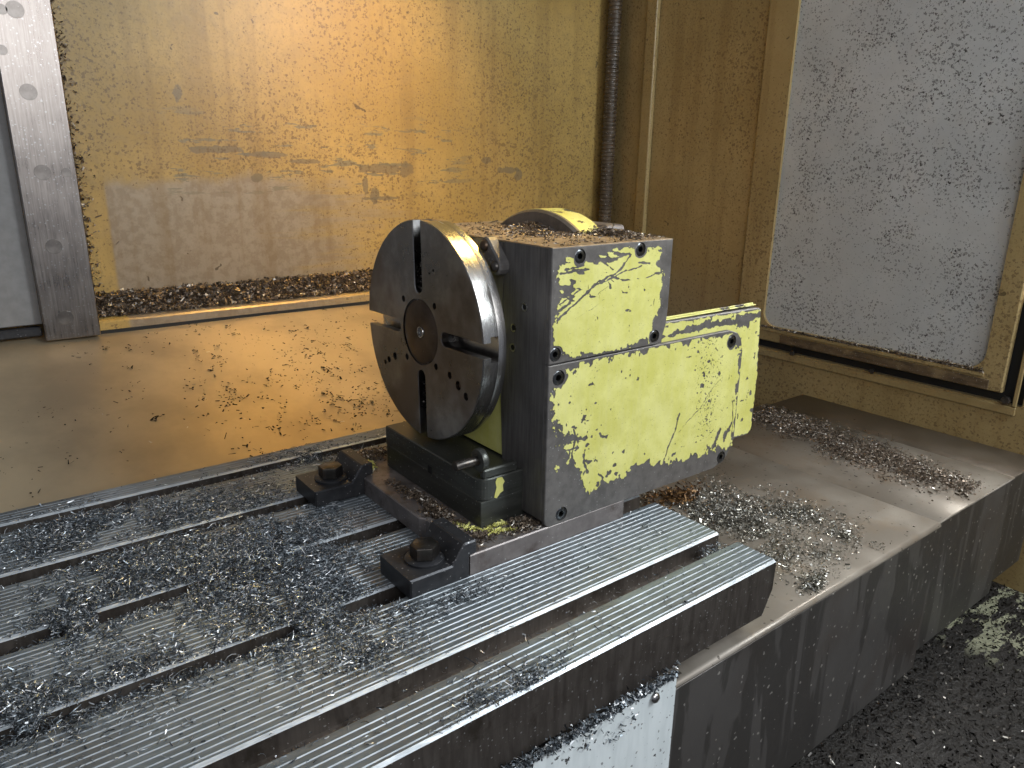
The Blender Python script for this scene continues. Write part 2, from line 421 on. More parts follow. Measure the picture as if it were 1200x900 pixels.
M['chipw'] = chip_mat('bright_flakes', [(0, (.07, .065, .05)), (.5, (.20, .185, .15)), (.85, (.42, .40, .35)), (1, (.95, .95, .92))], .30, .55)
M['chipd'] = chip_mat('dark_flakes', [(0, (.02, .018, .016)), (.90, (.05, .045, .04)), (.96, (.35, .32, .28)), (1, (.8, .77, .72))], .4)
M['rust'] = chip_mat('rusty_flakes', [(0, (.03, .015, .008)), (.6, (.12, .06, .02)), (1, (.35, .2, .08))], .5, .3)

# ------------------------------------------------------------------ shavings
def strips(P, L, W, curl=.35, segs=3, tilt=.35, jit=.5):
    """P (n,3) centres -> verts, quads of small curled strips"""
    P = P[:, :3]; n = len(P)
    yaw = rng.uniform(0, 2*np.pi, n); pit = rng.normal(0, tilt, n)
    d = np.c_[np.cos(yaw)*np.cos(pit), np.sin(yaw)*np.cos(pit), np.sin(pit)]
    a = rng.normal(size=(n, 3)); a -= (a*d).sum(1)[:, None]*d; a /= np.linalg.norm(a, axis=1)[:, None]
    b = np.cross(d, a)
    Ls = L*rng.lognormal(-.1, jit, n)[:, None]; Ws = W*rng.uniform(.5, 1.4, n)[:, None]; cu = rng.normal(0, curl, n)[:, None]
    tw = rng.normal(0, .5, n)[:, None]
    V = np.empty((n, (segs+1)*2, 3))
    for i in range(segs+1):
        t = i/segs-.5
        c = P+d*Ls*t+b*cu*Ls*(2*t*t-.25)
        wv = a*np.cos(tw*t*2)+b*np.sin(tw*t*2)
        V[:, 2*i] = c-wv*Ws/2; V[:, 2*i+1] = c+wv*Ws/2*(1 if segs > 1 else rng.uniform(.4, 1.2, n)[:, None])
    k = (segs+1)*2
    F = np.concatenate([(np.arange(n)*k)[:, None]+np.array([2*i, 2*i+1, 2*i+3, 2*i+2]) for i in range(segs)])
    return V.reshape(-1, 3), F
def chips_obj(name, parts_, mats, label, cat, parent=None, zmin=None):
    V = []; F = []; Mi = []; off = 0
    for (v, f, mi) in parts_:
        if zmin is not None: v = v.copy(); v[:, 2] = np.maximum(v[:, 2], zmin+.0006)
        V.append(v); F.append(f+off); Mi.append(np.full(len(f), mi)); off += len(v)
    V = np.concatenate(V); F = np.concatenate(F); Mi = np.concatenate(Mi)
    me = bpy.data.meshes.new(name)
    me.vertices.add(len(V)); me.vertices.foreach_set('co', V.astype('f').ravel())
    me.loops.add(F.size); me.loops.foreach_set('vertex_index', F.astype('i').ravel())
    me.polygons.add(len(F)); me.polygons.foreach_set('loop_start', np.arange(0, F.size, 4, dtype='i'))
    me.polygons.foreach_set('material_index', Mi.astype('i')); me.update(calc_edges=True)
    o = link_mesh(name, me, mats, parent)
    if parent is None: setp(o, label, cat, kind='stuff')
    else: o['kind'] = 'stuff'
    return o
def blob(cx, cy, ux, uy, vx, vy, n, h, z0=0.0, spread=.62):
    """gaussian-edged, lobed heap: returns x, y, z (and keeps the local heap height in column 3)"""
    r = np.abs(rng.normal(0, spread, n)); a = rng.uniform(0, 2*np.pi, n)
    r *= 1+.25*np.sin(3*a+cx*9)+.18*np.sin(5*a+cy*7)+.10*np.sin(9*a+cx*5)
    x = cx+ux*r*np.cos(a)+vx*r*np.sin(a); y = cy+uy*r*np.cos(a)+vy*r*np.sin(a)
    hl = h*np.exp(-1.6*r*r)
    keep = vn2(x*26, y*26) > -.85+.55*r          # bare gaps between drifts
    z = z0+.0015+hl*rng.uniform(0, 1, n)
    return np.c_[x, y, z, hl][keep]
_g = np.random.default_rng(77).uniform(-1, 1, (128, 128))
def vn2(x, y):
    x = x+40; y = y+40; xi = np.floor(x).astype(int); yi = np.floor(y).astype(int); fx = x-xi; fy = y-yi; xi %= 127; yi %= 127
    return (_g[xi, yi]*(1-fx)+_g[xi+1, yi]*fx)*(1-fy)+(_g[xi, yi+1]*(1-fx)+_g[xi+1, yi+1]*fx)*fy

# ================================================================== SETTING
# floor of the machine
bm = B(); plate(bm, [(-2, -1.5), (4.6, -1.5), (4.6, 4.2), (-2, 4.2)], mXY, -.86, -.93)
setp(part('floor', bm, M['floor']), kind='structure')
# back wall
bm = B(); box(bm, -1.6, 3.80, 3.75, 3.80, .20, 4.6)
setp(part('wall_back', bm, M['wall']), kind='structure')
# sill (ledge) along the foot of the back wall with a rolled lip
bm = B(); plate(bm, [(3.748, .385), (3.66, .315), (3.60, .296), (3.592, .288), (3.592, .256), (3.60, .256), (3.748, .20)], mYZ, .30, 3.655)
o = part('wall_sill', bm, M['wall']); setp(o, kind='structure')
# right wall (pieces round the door opening)
def rw(name, y0, y1, z0, z1, x=3.66, t=.04):
    bm = B(); box(bm, x, x+t, y0, y1, z0, z1); return bm
bm = B(); box(bm, 3.66, 3.70, 2.585, 3.749, -.86, 4.6); box(bm, 3.66, 3.70, 1.082, 2.583, 3.11, 4.6); box(bm, 3.66, 3.70, -1.4, 2.583, -.86, -.015); box(bm, 3.66, 3.70, -1.4, 1.08, -.013, 3.2)
setp(part('wall_right', bm, M['wallr']), kind='structure')
bm = B(); box(bm, 3.625, 3.659, 3.345, 3.425, -.5, 3.2, .006, 2)
t = part('corner_post', bm, M['frame'], loc=(3.64, 3.38, -.5)); setp(t, 'narrow stained vertical sheet metal post standing right of the corrugated hose', 'post')
bm = B(); box(bm, 3.655, 3.72, 3.43, 3.50, -.5, 3.2, .004)
t = part('corner_channel', bm, M['wallr'], loc=(3.69, 3.46, -.5)); setp(t, 'dark stained channel strip between the hose and the corner post', 'trim strip')
# corrugated hose in the corner
bm = B(); pr = []; z = -.35
while z < 3.2: pr += [(.038, z), (.044, z+.006), (.044, z+.014), (.038, z+.020)]; z += .024
lathe(bm, (3.585, 3.655, 0), 'z', pr, 20)
t = part('corrugated_hose', bm, M['hose'], smooth=True, loc=(3.585, 3.655, -.35)); setp(t, 'brown grimy corrugated hose running up the back corner', 'hose')

bm = B(); box(bm, .30, 3.655, 3.594, 3.62, .222, .2545)  # black strip standing in for the shadow under the sill lip
t = part('shadow_gap_strip', bm, M['black'], loc=(2, 3.6, .205)); setp(t, 'thin black strip standing in for the shadow gap between the sill lip and the golden guard sheet', 'shadow strip')
# sloped guard sheet between back wall and table
bm = B()
nx, ny = 40, 14
gr = [[bm.verts.new((-1.6+(3.0+1.6)*i/nx, 3.66-(3.66-1.6)*j/ny, .262-.68*(j/ny)-.004*math.sin(i*.7)*math.sin(j*.9))) for j in range(ny+1)] for i in range(nx+1)]
for i in range(nx):
    for j in range(ny): bm.faces.new((gr[i][j], gr[i+1][j], gr[i+1][j+1], gr[i][j+1]))
r = bmesh.ops.extrude_face_region(bm, geom=bm.faces[:]); bmesh.ops.translate(bm, vec=(0, 0, -.02), verts=[v for v in r['geom'] if isinstance(v, bmesh.types.BMVert)])
t = part('guard_sheet', bm, M['sheet'], smooth=True, loc=(1.2, 2.6, -.3)); setp(t, 'sloping oily golden stainless guard sheet between the back wall and the table', 'guard sheet')

# left column: grey panel and ground steel strip with plugs
bm = B(); box(bm, -1.6, .296, 3.60, 3.64, .309, 3.2, .004)
t = part('grey_panel', bm, M['grey'], loc=(-.6, 3.6, .309)); setp(t, 'plain grey painted panel at the far left beside the steel strip', 'panel')
bm = B(); box(bm, -1.6, .288, 3.585, 3.63, .262, .300, .006)
t = part('panel_rail', bm, M['oxide'], loc=(-.6, 3.6, .262)); setp(t, 'dark rail under the grey panel at the far left', 'rail')
st = thing('steel_strip', (.39, 3.55, .245), 'ground steel strip hanging upright at the left with round plugs', 'steel strip')
bm = B(); box(bm, .293, .497, 3.55, 3.585, .245, 3.2, .004)
part('strip_body', bm, M['strip'], st)
for zz, xx in ((.335, .375), (.63, .375), (1.217, .375), (1.504, .375), (1.50, .333), (.92, .378), (1.80, .37), (1.36, .312), (.92, .46)):
    bm = B(); cyl(bm, (xx, 3.5495, zz), 'y', .030 if xx in (.375, .378, .37) else .018, -.0010, 24, bev=.0004)
    part('plug', bm, M['stripdisc'], st, loc=(xx, 3.55, zz))

# access door on the right wall
door = thing('access_door', (3.64, 1.8, .03), 'stained tan door with a large frosted spattered window in the right wall', 'door')
bm = B()
out = rrect(1.165, 2.578, .032, 3.1, .004, 2); hole = rrect(1.255, 2.405, .120, 3.0, .075, 8)
plate(bm, out, mYZ, 3.640, 3.672, holes=[(hole, 0)], bev=.006, back=False)
part('door_frame', bm, M['frame'], door)
bm = B()
hi = rrect(1.235, 2.425, .098, 3.03, .03, 4)
plate(bm, inset(out, .02), mYZ, 3.672, 3.690, holes=[(rrect(1.27, 2.39, .132, 2.99, .075, 8), 0)])
part('door_inner_frame', bm, M['frame'], door)
bm = B(); plate(bm, rrect(1.245, 2.415, .105, 3.05, .06, 8), mYZ, 3.658, 3.664)
part('window_pane', bm, M['pane'], door)
bm = B(); box(bm, 3.632, 3.6395, 1.245, 2.41, .090, .108, .002)
part('window_lip', bm, M['frame'], door)
bm = B(); box(bm, 3.634, 3.6397, 1.22, 2.28, .036, .082, .002)
part('drip_bar', bm, M['rustbar'], door)
# door surround: dark gap then a lower rail
bm = B(); box(bm, 3.684, 3.699, 1.082, 2.583, -.013, .5); 
t = part('door_gap_backing', bm, M['black'], door)  # black sheet filling the gap behind the door
bm = B(); box(bm, 3.650, 3.6595, 1.10, 2.583, -.060, -.022, .003); box(bm, 3.650, 3.6595, 1.100, 1.118, -.020, 3.1, .003)
t = part('door_surround', bm, M['frame'], loc=(3.655, 1.1, -.06)); setp(t, 'raised stained edge trim below and right of the access door', 'trim strip')
for k, (yy, zz, nm) in enumerate(((1.143, .004, 'by the lower right corner of the door'), (1.75, -.004, 'in the groove under the middle of the door window'), (2.2, -.006, 'in the groove under the left half of the door window'))):
    bm = B(); cyl(bm, (3.66, yy, zz), 'x', .020 if k == 0 else .014, -.022, 6, bev=.003)
    t = part('hex_screw', bm, M['bolt'], loc=(3.66, yy, zz)); setp(t, 'grimy hex screw head '+nm, 'screw', 'screws round the access door')

# ================================================================== WAY COVERS
def cover(x0, x1, y0, ytop, zt, zb, r, label, ybk=2.12, topm='cover_top'):
    t = thing('way_cover', ((x0+x1)/2, y0, zb), label, 'way cover', 'telescoping way covers right of the table')
    n = 6
    prof = [(ybk, zt)]
    prof += [(y0+r-r*math.sin(math.radians(90*i/n)), zt-r+r*math.cos(math.radians(90*i/n))) for i in range(n+1)]
    bm = B()
    th = .010
    A = [bm.verts.new((x0, a, b)) for a, b in prof]; C = [bm.verts.new((x1, a, b)) for a, b in prof]
    for i in range(len(prof)-1): bm.faces.new((A[i], A[i+1], C[i+1], C[i]))
    part('cover_top', bm, M[topm], t, smooth=True)
    for o_ in [t]:
        pass
    me = [c for c in bpy.data.objects if c.parent == t][-1]
    sol = me.modifiers.new('thickness', 'SOLIDIFY'); sol.thickness = .008*S; sol.offset = -1 if me.data.polygons[0].normal.z > 0 else 1
    bm = B(); box(bm, x0, x1, y0, y0+.012, zb, zt-r-.001, .001)
    part('cover_side', bm, M['cover_side'], t)
    return t
cover(.9, 2.640, .938, 0, -.205, -.805, .014, 'widest steel way cover nearest the table end, strewn with bright flakes')
cover(2.50, 3.325, .950, 0, -.214, -.752, .004, 'middle steel way cover with a brown chip drift, sliding under the nearest one', ybk=2.115)
cover(3.20, 3.655, .960, 0, -.223, -.712, .004, 'farthest dark way cover against the right wall', ybk=2.11, topm='cover_dark')

# ================================================================== MACHINE TABLE
T = thing('machine_table', (.4, 1.7, -.153), 'long ribbed steel machine table with T-slots, strewn with shavings', 'table')
X0, X1 = -1.2, 1.612
PITCH = .01735; GW = .0040; GD = .0025
lands = [(.942, 1.067), (1.126, 1.3685), (1.4275, 1.6705), (1.7295, 1.9725), (2.0315, 2.2815), (2.3405, 2.430)]
def land_profile(y0, y1, front=False, back=False):
    c = .0050; P = [(y0, -.052), (y0, -c), (y0+c*1.5, 0)]
    y = y0+PITCH*.75
    while y+GW < y1-.008:
        P += [(y, 0), (y+.0008, -GD), (y+GW*.55, -GD*.72), (y+GW, 0)]; y += PITCH
    P += [(y1-.003, 0), (y1, -.003), (y1, -.052)]
    return P
for i, (a, b) in enumerate(lands):
    bm = B(); P = land_profile(a, b)
    plate(bm, P, mYZ, X1, X0, bev=0.0, front=True)
    bm.normal_update()
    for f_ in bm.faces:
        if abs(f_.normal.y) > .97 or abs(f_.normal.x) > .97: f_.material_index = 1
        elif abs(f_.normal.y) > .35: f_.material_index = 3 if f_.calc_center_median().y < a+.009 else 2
    part('table_land', bm, [M['table'], M['tablefront'], M['groove'], M['lip']], T)
bm = B()
# bed below the lands; end profile chamfers inward at the bottom
for (a, b) in [(.9421, 2.4299)]:
    plate(bm, [(X0, -.0525), (X1-.0005, -.0525), (X1-.001, -.085), (X1-.035, -.153), (X0, -.153)], mXZ, a, b)
part('table_bed', bm, M['tablefront'], T)
# front skirt of the table, flush under the first land
bm = B(); box(bm, X0, X1-.003, .940, .9418, -.0525, -.0065)
for a, b in zip(lands, lands[1:]):
    bm2 = B(); box(bm2, X0, X1-.01, a[1]-.001, b[0]+.001, -.0524, -.046)
    part('slot_floor', bm2, M['tablefront'], T)
bm.free()

# apron panel in front (white, chipped)
ap = thing('apron_panel', (.6, .93, -.86), 'chipped white sheet metal apron under the front edge of the table', 'panel')
bm = B(); plate(bm, [(-1.2, -.86), (1.221, -.86), (1.221, -.162), (1.10, -.158), (.4, -.150), (-1.2, -.150)], mXZ, .926, .934, bev=.001)
part('panel_sheet', bm, M['white'], ap)
bm = B(); lathe(bm, (1.143, .9262, -.188), 'y', [(.014, 0), (.0135, -.005), (.009, -.010), (0, -.012)], 20)
part('panel_screw', bm, M['bright'], ap, smooth=True)

# ================================================================== ROTARY TABLE (indexer)
RT = thing('rotary_indexer', (1.4, 1.6, 0), 'yellow and steel rotary indexer with round slotted faceplate bolted on the table', 'rotary table')
# base plate
bm = B(); plate(bm, [(.920, 1.352), (1.459, 1.352), (1.459, 2.14), (.935, 2.14), (.935, 1.96), (.920, 1.94), (.920, 1.60), (.932, 1.585), (.932, 1.52), (.920, 1.50)], mXY, .0575, .0004, bev=.003)
part('base_plate', bm, M['plate'], RT)
# riser blocks
bm = B(); box(bm, 1.021, 1.30, 1.450, 1.966, .0577, .1325, .0025, 2); part('riser_block', bm, M['riser'], RT)
bm = B(); plate(bm, rrect(1.019, 1.30, 1.448, 1.966, [.0, .003, .032, .0], 6), mXY, .195, .1345, bev=.003)
part('riser_block', bm, M['riser'], RT)
bm = B(); box(bm, 1.0178, 1.0188, 1.692, 1.712, .128, .150); part('riser_notch_dark', bm, M['black'], RT)  # proud black box paints the dark of a notch
# yellow paint left on the riser front
bm = B()
for L in ([(1.052, .138), (1.060, .134), (1.072, .146), (1.082, .150), (1.080, .168), (1.086, .176), (1.078, .190), (1.062, .192), (1.056, .182), (1.060, .165), (1.055, .150)],):
    plate(bm, [(a+.010, b) for a, b in L], mXZ, 1.4465, 1.4479)
part('paint_remnant', bm, M['yellow'], RT)
# gearbox body
BX0, BX1, BY0, BY1, BT = 1.158, 1.589, 1.352, 2.05, .795
bm = B(); box(bm, BX0+.004, BX1-.004, 1.545, BY1, .20, BT-.001, .003, 1); part('body_housing', bm, [M['yellow_body']], RT)
# dark machined side pad of the body
bm = B(); plate(bm, [(1.543, .22), (1.546, BT-.002), (1.72, BT-.002), (1.60, .68), (1.552, .60), (1.553, .40)], mYZ, BX0, BX0+.0038)
part('side_pad', bm, M['block'], RT)
# main front box: left side machined steel
bm = B(); plate(bm, [(BX0, .075), (BX0+.02, .055), (BX1, .055), (BX1, BT), (BX0, BT)], mXZ, 1.3665, 1.5425, bev=.001)
gb = part('gearbox_block', bm, M['block'], RT)
bm = B(); box(bm, BX1+.0005, 1.957, 1.43, 1.55, .062, .490, .003); part('gearbox_block', bm, M['front'], RT)
bm = B(); box(bm, BX0+.002, BX1-.002, 1.353, 2.045, BT-.0008, BT+.003, .001); part('top_cover', bm, M['topdust'], RT)

def screw(c, axis_face, r, parent, ring=True, mat='screw'):
    """socket head sunk in its counterbore; axis_face 'y' = seen from -y, 'x' = seen from -x"""
    ax = axis_face; bm = B()
    cx = Vector(c)
    d = AX[ax]
    # annular head with a hexagonal socket
    n = 24
    u = AX['x'] if ax == 'y' else AX['y']; v = AX['z']
    def rg(rad, dep, k=n, rot=.26): return [bm.verts.new(cx+d*dep+(u*math.cos(2*math.pi*i/k+rot)+v*math.sin(2*math.pi*i/k+rot))*rad) for i in range(k)]
    def hexr(rad, dep):
        L = []
        for i in range(n):
            a = 2*math.pi*i/n+.26; s_ = (a-.26) % (math.pi/3)-math.pi/6
            rr = rad*math.cos(math.pi/6)/math.cos(s_); L.append(bm.verts.new(cx+d*dep+(u*math.cos(a)+v*math.sin(a))*rr))
        return L
    R0 = rg(r*.80, .012); R1 = rg(r*.80, .0022); R2 = rg(r*.70, .0008); H0 = hexr(r*.42, .0008); H1 = hexr(r*.40, .010)
    for A, C in ((R0, R1), (R1, R2), (R2, H0), (H0, H1)):
        for i in range(n): bm.faces.new((A[i], A[(i+1) % n], C[(i+1) % n], C[i]))
    bm.faces.new(H1)
    return part('socket_screw', bm, M[mat], parent, smooth=True, loc=c)

up_scr = [(1.249, .772), (1.463, .776), (1.178, .533), (1.541, .532)]
lo_scr = [(1.192, .470), (1.218, .083), (1.898, .468), (1.902, .083)]
SPL = .5085
Pu = [(BX0, SPL), (BX1-.035, SPL), (BX1-.020, SPL+.008), (BX1-.004, SPL+.05), (BX1, SPL+.10), (BX1, BT+.002), (BX0, BT+.002)]
bm = B(); plate(bm, Pu, mXZ, 1.352, 1.366, holes=[(circle(a, b, .0185, 20), .010) for a, b in up_scr], bev=.002)
upc = part('upper_cover_plate', bm, M['front'], RT)
Pl = [(BX0, SPL-.003), (BX0, .078), (BX0+.004, .064), (BX0+.016, .055), (1.868, .052), (1.922, .071), (1.951, .112), (1.962, .135), (1.958, .43), (1.945, .470), (1.925, .492), (1.884, .5055)]
bm = B(); plate(bm, Pl, mXZ, 1.352, 1.3655, holes=[(circle(a, b, .0205, 20), .010) for a, b in lo_scr], bev=.002)
loc_ = part('lower_cover_plate', bm, M['front'], RT)
for a, b in up_scr: screw((a, 1.352, b), 'y', .0205, upc)
for a, b in lo_scr: screw((a, 1.352, b), 'y', .0225, loc_)

# ---- paint coats: real thin films with chipped outlines (marching squares on a field)
def vnoise(x, z, freq, seed):
    g = np.random.default_rng(seed).uniform(-1, 1, (256, 256))
    X = x*freq+50; Z = z*freq+50; xi = np.floor(X).astype(int); zi = np.floor(Z).astype(int)
    fx = X-xi; fz = Z-zi; fx = fx*fx*(3-2*fx); fz = fz*fz*(3-2*fz); xi %= 255; zi %= 255
    return (g[xi, zi]*(1-fx)+g[xi+1, zi]*fx)*(1-fz)+(g[xi, zi+1]*(1-fx)+g[xi+1, zi+1]*fx)*fz
def fbm(x, z, f, seed, o=4): return sum(vnoise(x, z, f*2**k, seed+k)*.5**k for k in range(o))
def seg_d(x, z, a, b):
    ax_, az = a; bx, bz = b; dx, dz = bx-ax_, bz-az; L = dx*dx+dz*dz+1e-12
    t = np.clip(((x-ax_)*dx+(z-az)*dz)/L, 0, 1); return np.hypot(x-ax_-t*dx, z-az-t*dz)
def sdf(x, z, P):
    d = np.full(x.shape, 9.); ins = np.zeros(x.shape, bool)
    for i in range(len(P)):
        a, b = P[i-1], P[i]; d = np.minimum(d, seg_d(x, z, a, b))
        c = ((a[1] > z) != (b[1] > z)) & (x < (b[0]-a[0])*(z-a[1])/(b[1]-a[1]+1e-12)+a[0]); ins ^= c
    return np.where(ins, d, -d)
def film(name, field, x0, x1, z0, z1, step, y, parent, mat):
    nx = int((x1-x0)/step); nz = int((z1-z0)/step)
    xs = x0+step*np.arange(nx+1); zs = z0+step*np.arange(nz+1); X, Z = np.meshgrid(xs, zs, indexing='ij')
    f = field(X, Z); f = np.where(np.abs(f) < 1e-6, 1e-6, f)
    bm_v = {}; V = []; F = []
    def vid(k, p):
        if k not in bm_v: bm_v[k] = len(V); V.append((p[0], y, p[1]))
        return bm_v[k]
    pos = f > 0
    for i in range(nx):
        for j in range(nz):
            c = [(i, j), (i+1, j), (i+1, j+1), (i, j+1)]
            s_ = [pos[q] for q in c]
            if not any(s_): continue
            if all(s_): F.append([vid(q, (xs[q[0]], zs[q[1]])) for q in c]); continue
            L = []
            for k in range(4):
                p, q = c[k], c[(k+1) % 4]
                if s_[k]: L.append(vid(p, (xs[p[0]], zs[p[1]])))
                if s_[k] != s_[(k+1) % 4]:
                    t = f[p]/(f[p]-f[q]); L.append(vid((min(p, q), max(p, q)), (xs[p[0]]*(1-t)+xs[q[0]]*t, zs[p[1]]*(1-t)+zs[q[1]]*t)))
            if len(L) > 2: F.append(L)
    me = bpy.data.meshes.new(name); me.from_pydata(V, [], F); me.validate()
    bm = bmesh.new(); bm.from_mesh(me)
    be = [e for e in bm.edges if len(e.link_faces) == 1]
    r = bmesh.ops.extrude_edge_only(bm, edges=be)
    bmesh.ops.translate(bm, vec=(0, .0011, 0), verts=[v for v in r['geom'] if isinstance(v, bmesh.types.BMVert)])
    bmesh.ops.recalc_face_normals(bm, faces=bm.faces)
    bm.to_mesh(me); bm.free()
    if me.polygons[0].normal.y > 0: me.flip_normals()
    return link_mesh(name, me, [mat], parent)
UP = [(1.1933,0.7682),(1.2259,0.7784),(1.2713,0.7755),(1.3176,0.7790),(1.3654,0.7816),(1.4272,0.7832),(1.4623,0.7834),(1.4915,0.7848),(1.5317,0.7816),(1.5546,0.7575),(1.5355,0.7451),(1.5507,0.7302),(1.5583,0.6597),(1.5505,0.6036),(1.5345,0.5575),(1.5184,0.5152),(1.4185,0.5142),(1.3174,0.5153),(1.2394,0.5182),(1.1983,0.5337),(1.1749,0.5546),(1.1791,0.5888),(1.1692,0.6286),(1.1753,0.6786),(1.1714,0.7081),(1.1838,0.7360),(1.1939,0.7559)]
UST = [([(1.1778,0.6190),(1.2323,0.6537),(1.3110,0.7001),(1.3879,0.7288),(1.4288,0.7655)],.0032),([(1.3113,0.6957),(1.4071,0.7229),(1.4704,0.7315)],.0022),([(1.1807,0.6822),(1.2306,0.6859)],.0045),([(1.1893,0.7356),(1.2794,0.7370)],.0030),([(1.3006,0.7694),(1.3628,0.7350)],.0025),([(1.3673,0.7565),(1.4224,0.7659)],.0035),([(1.3470,0.7013),(1.3575,0.6828)],.0022),([(1.1817,0.6569),(1.2533,0.6881)],.0016),([(1.1769,0.6404),(1.2207,0.6592)],.0030),([(1.3129,0.6716),(1.3480,0.6881)],.0010),([(1.49,.700),(1.52,.705)],.0018),([(1.46,.742),(1.50,.737)],.0030),([(1.25,.62),(1.34,.655)],.0006),([(1.2,.742),(1.26,.748)],.0028)]
LOW = [(1.2146,0.4888),(1.3245,0.4944),(1.4520,0.4989),(1.6194,0.4970),(1.7248,0.4958),(1.8030,0.4979),(1.8686,0.4972),(1.9130,0.4834),(1.9470,0.4350),(1.9528,0.3220),(1.9560,0.1377),(1.9450,0.1047),(1.9048,0.1094),(1.8501,0.1182),(1.7754,0.1128),(1.7108,0.1114),(1.6159,0.1265),(1.5538,0.1528),(1.4822,0.1518),(1.4421,0.1328),(1.3907,0.1384),(1.3723,0.1171),(1.3236,0.1096),(1.2835,0.1412),(1.2718,0.1847),(1.2511,0.2272),(1.1941,0.2266),(1.2319,0.2465),(1.1861,0.2790),(1.2388,0.2909),(1.1990,0.3188),(1.2466,0.3156),(1.1745,0.3522),(1.1718,0.4216),(1.1881,0.4391),(1.2162,0.4546)]
LST = [([(1.6708,0.2806),(1.6580,0.2264),(1.6189,0.1340)],.0032),([(1.8490,0.3538),(1.7696,0.2774),(1.6748,0.2146)],.0012),([(1.1907,0.3088),(1.2939,0.2883)],.006),([(1.3412,0.2877),(1.3745,0.2729)],.0042),([(1.2496,0.3149),(1.2540,0.2289)],.0034),([(1.8797,0.1784),(1.8532,0.1262)],.007),([(1.9342,0.1930),(1.9068,0.1433)],.007),([(1.2130,0.3347),(1.1831,0.3527)],.005),([(1.9308,0.2689),(1.9457,0.1494)],.002),([(1.3460,0.1656),(1.3701,0.1490)],.004),([(1.20,.27),(1.27,.262)],.0035),([(1.29,.235),(1.30,.185)],.004)]
LBL = [(1.3258,0.3786,.004),(1.2306,0.3967,.0035),(1.3096,0.4385,.003),(1.4347,0.4291,.002),(1.4461,0.2106,.007),(1.2985,0.2627,.006),(1.3078,0.2132,.007),(1.3926,0.1587,.009),(1.6633,0.1482,.006),(1.7715,0.3805,.007),(1.7679,0.3487,.008),(1.8083,0.2921,.005),(1.8499,0.3757,.006),(1.6892,0.4720,.004),(1.7370,0.4599,.005),(1.9075,0.2505,.004),(1.2617,0.2590,.006),(1.4113,0.1774,.006),(1.73,.405,.005),(1.79,.42,.005),(1.75,.33,.004),(1.70,.45,.003)]
def streaks(x, z, L, f):
    nz = fbm(x, z, 120, 51, 3)
    for pts, wd in L:
        d = np.full(x.shape, 9.)
        for a, b in zip(pts, pts[1:]): d = np.minimum(d, seg_d(x, z, a, b))
        f = np.minimum(f, d-wd*(1+.7*nz))
    return f
def scrn(x, z, L, r, f):
    for a, b in L: f = np.minimum(f, np.hypot(x-a, z-b)-r*(1+.1*fbm(x, z, 60, 5, 2)))
    return f
def up_field(x, z):
    wx = fbm(x, z, 30, 3, 3)*.010; wz = fbm(x, z, 30, 9, 3)*.010
    f = sdf(x+wx, z+wz, UP)+.007*fbm(x, z, 110, 21, 4)-.004
    f = streaks(x+wx*.3, z+wz*.3, UST, f); f = scrn(x, z, up_scr, .0245, f)
    worn = np.clip((.225-np.hypot(x-1.19, z-.80))/.2, 0, 1)+np.clip((z-.745)/.03, 0, 1)*np.clip((1.43-x)/.1, 0, 1)*.8
    g = .95-fbm(x*.45+z*.55, z, 60, 31, 4)-worn*.85
    f = np.minimum(f, g*.02)
    f = np.minimum(f, (1.12-fbm(x*1.5, z*.6, 110, 77, 3))*.006)
    return f
def lo_field(x, z):
    wx = fbm(x, z, 28, 13, 3)*.014; wz = fbm(x, z, 28, 19, 3)*.014
    f = sdf(x+wx, z+wz, LOW)+.010*fbm(x, z, 90, 22, 4)-.004
    f = streaks(x+wx*.35, z+wz*.35, LST, f); f = scrn(x, z, lo_scr, .0265, f)
    for a, b, r in LBL: f = np.minimum(f, np.hypot((x-a)*1.0, (z-b)*(1.3))-r*(1+.9*fbm(x, z, 90, 61, 3)))
    low = np.clip((.20-z)/.09, 0, 1)*.45+np.clip((.27-np.hypot(x-1.20, z-.20))/.2, 0, 1)*.45
    f = np.minimum(f, (1.22-fbm(x, z, 60, 33, 4)-low*1.20)*.02)
    pep = np.exp(-((x-1.80+.12*(z-.30))/.075)**2)*np.clip((z-.10)/.1, 0, 1)
    f = np.minimum(f, (1.12-pep*.62-fbm(x, z, 230, 87, 3))*.006)
    return f
film('paint_coat', up_field, 1.160, 1.585, SPL+.004, .790, .0018, 1.3508, upc, M['yellow'])
film('paint_coat', lo_field, 1.160, 1.956, .058, SPL-.006, .0018, 1.3508, loc_, M['yellow'])

# motor housing behind the lower plate
Ph = [(1.595, .12), (2.0142, .112), (2.0808, .110), (2.100, .125), (2.103, .140), (2.103, .3178), (2.082, .545), (2.060, .552), (1.595, .558)]
bm = B(); plate(bm, Ph, mXZ, 1.384, 1.428, bev=.004)
mh = part('motor_housing', bm, M['front'], RT)
def ho_field(x, z):
    f = sdf(x, z, inset(Ph, .004))+.004*fbm(x, z, 80, 91, 3)-.003
    f = np.minimum(f, (.88-fbm(x, z, 70, 95, 4))*.01)
    band = np.abs(z-.5245-.006*fbm(x, z, 20, 99, 2)-(x-1.9)*.02)-.008*np.clip((x-1.63)/.2, 0, 1)-.004
    f = np.minimum(f, band+.006*fbm(x, z, 70, 41, 3))
    f = np.minimum(f, np.hypot((x-2.00)*.5, z-.512)-.018*(1+.9*fbm(x, z, 60, 43, 3)))
    return f
film('paint_coat', ho_field, 1.60, 2.10, .115, .555, .0028, 1.3828, mh, M['yellow'])
bm = B(); box(bm, 1.60, 2.055, 1.386, 1.392, .5600, .5640, .0015); box(bm, 1.60, 2.05, 1.394, 1.402, .5605, .5680, .0015); box(bm, 1.60, 2.045, 1.404, 1.427, .556, .560, .001)
part('housing_lid', bm, M['yellow_worn'], RT)
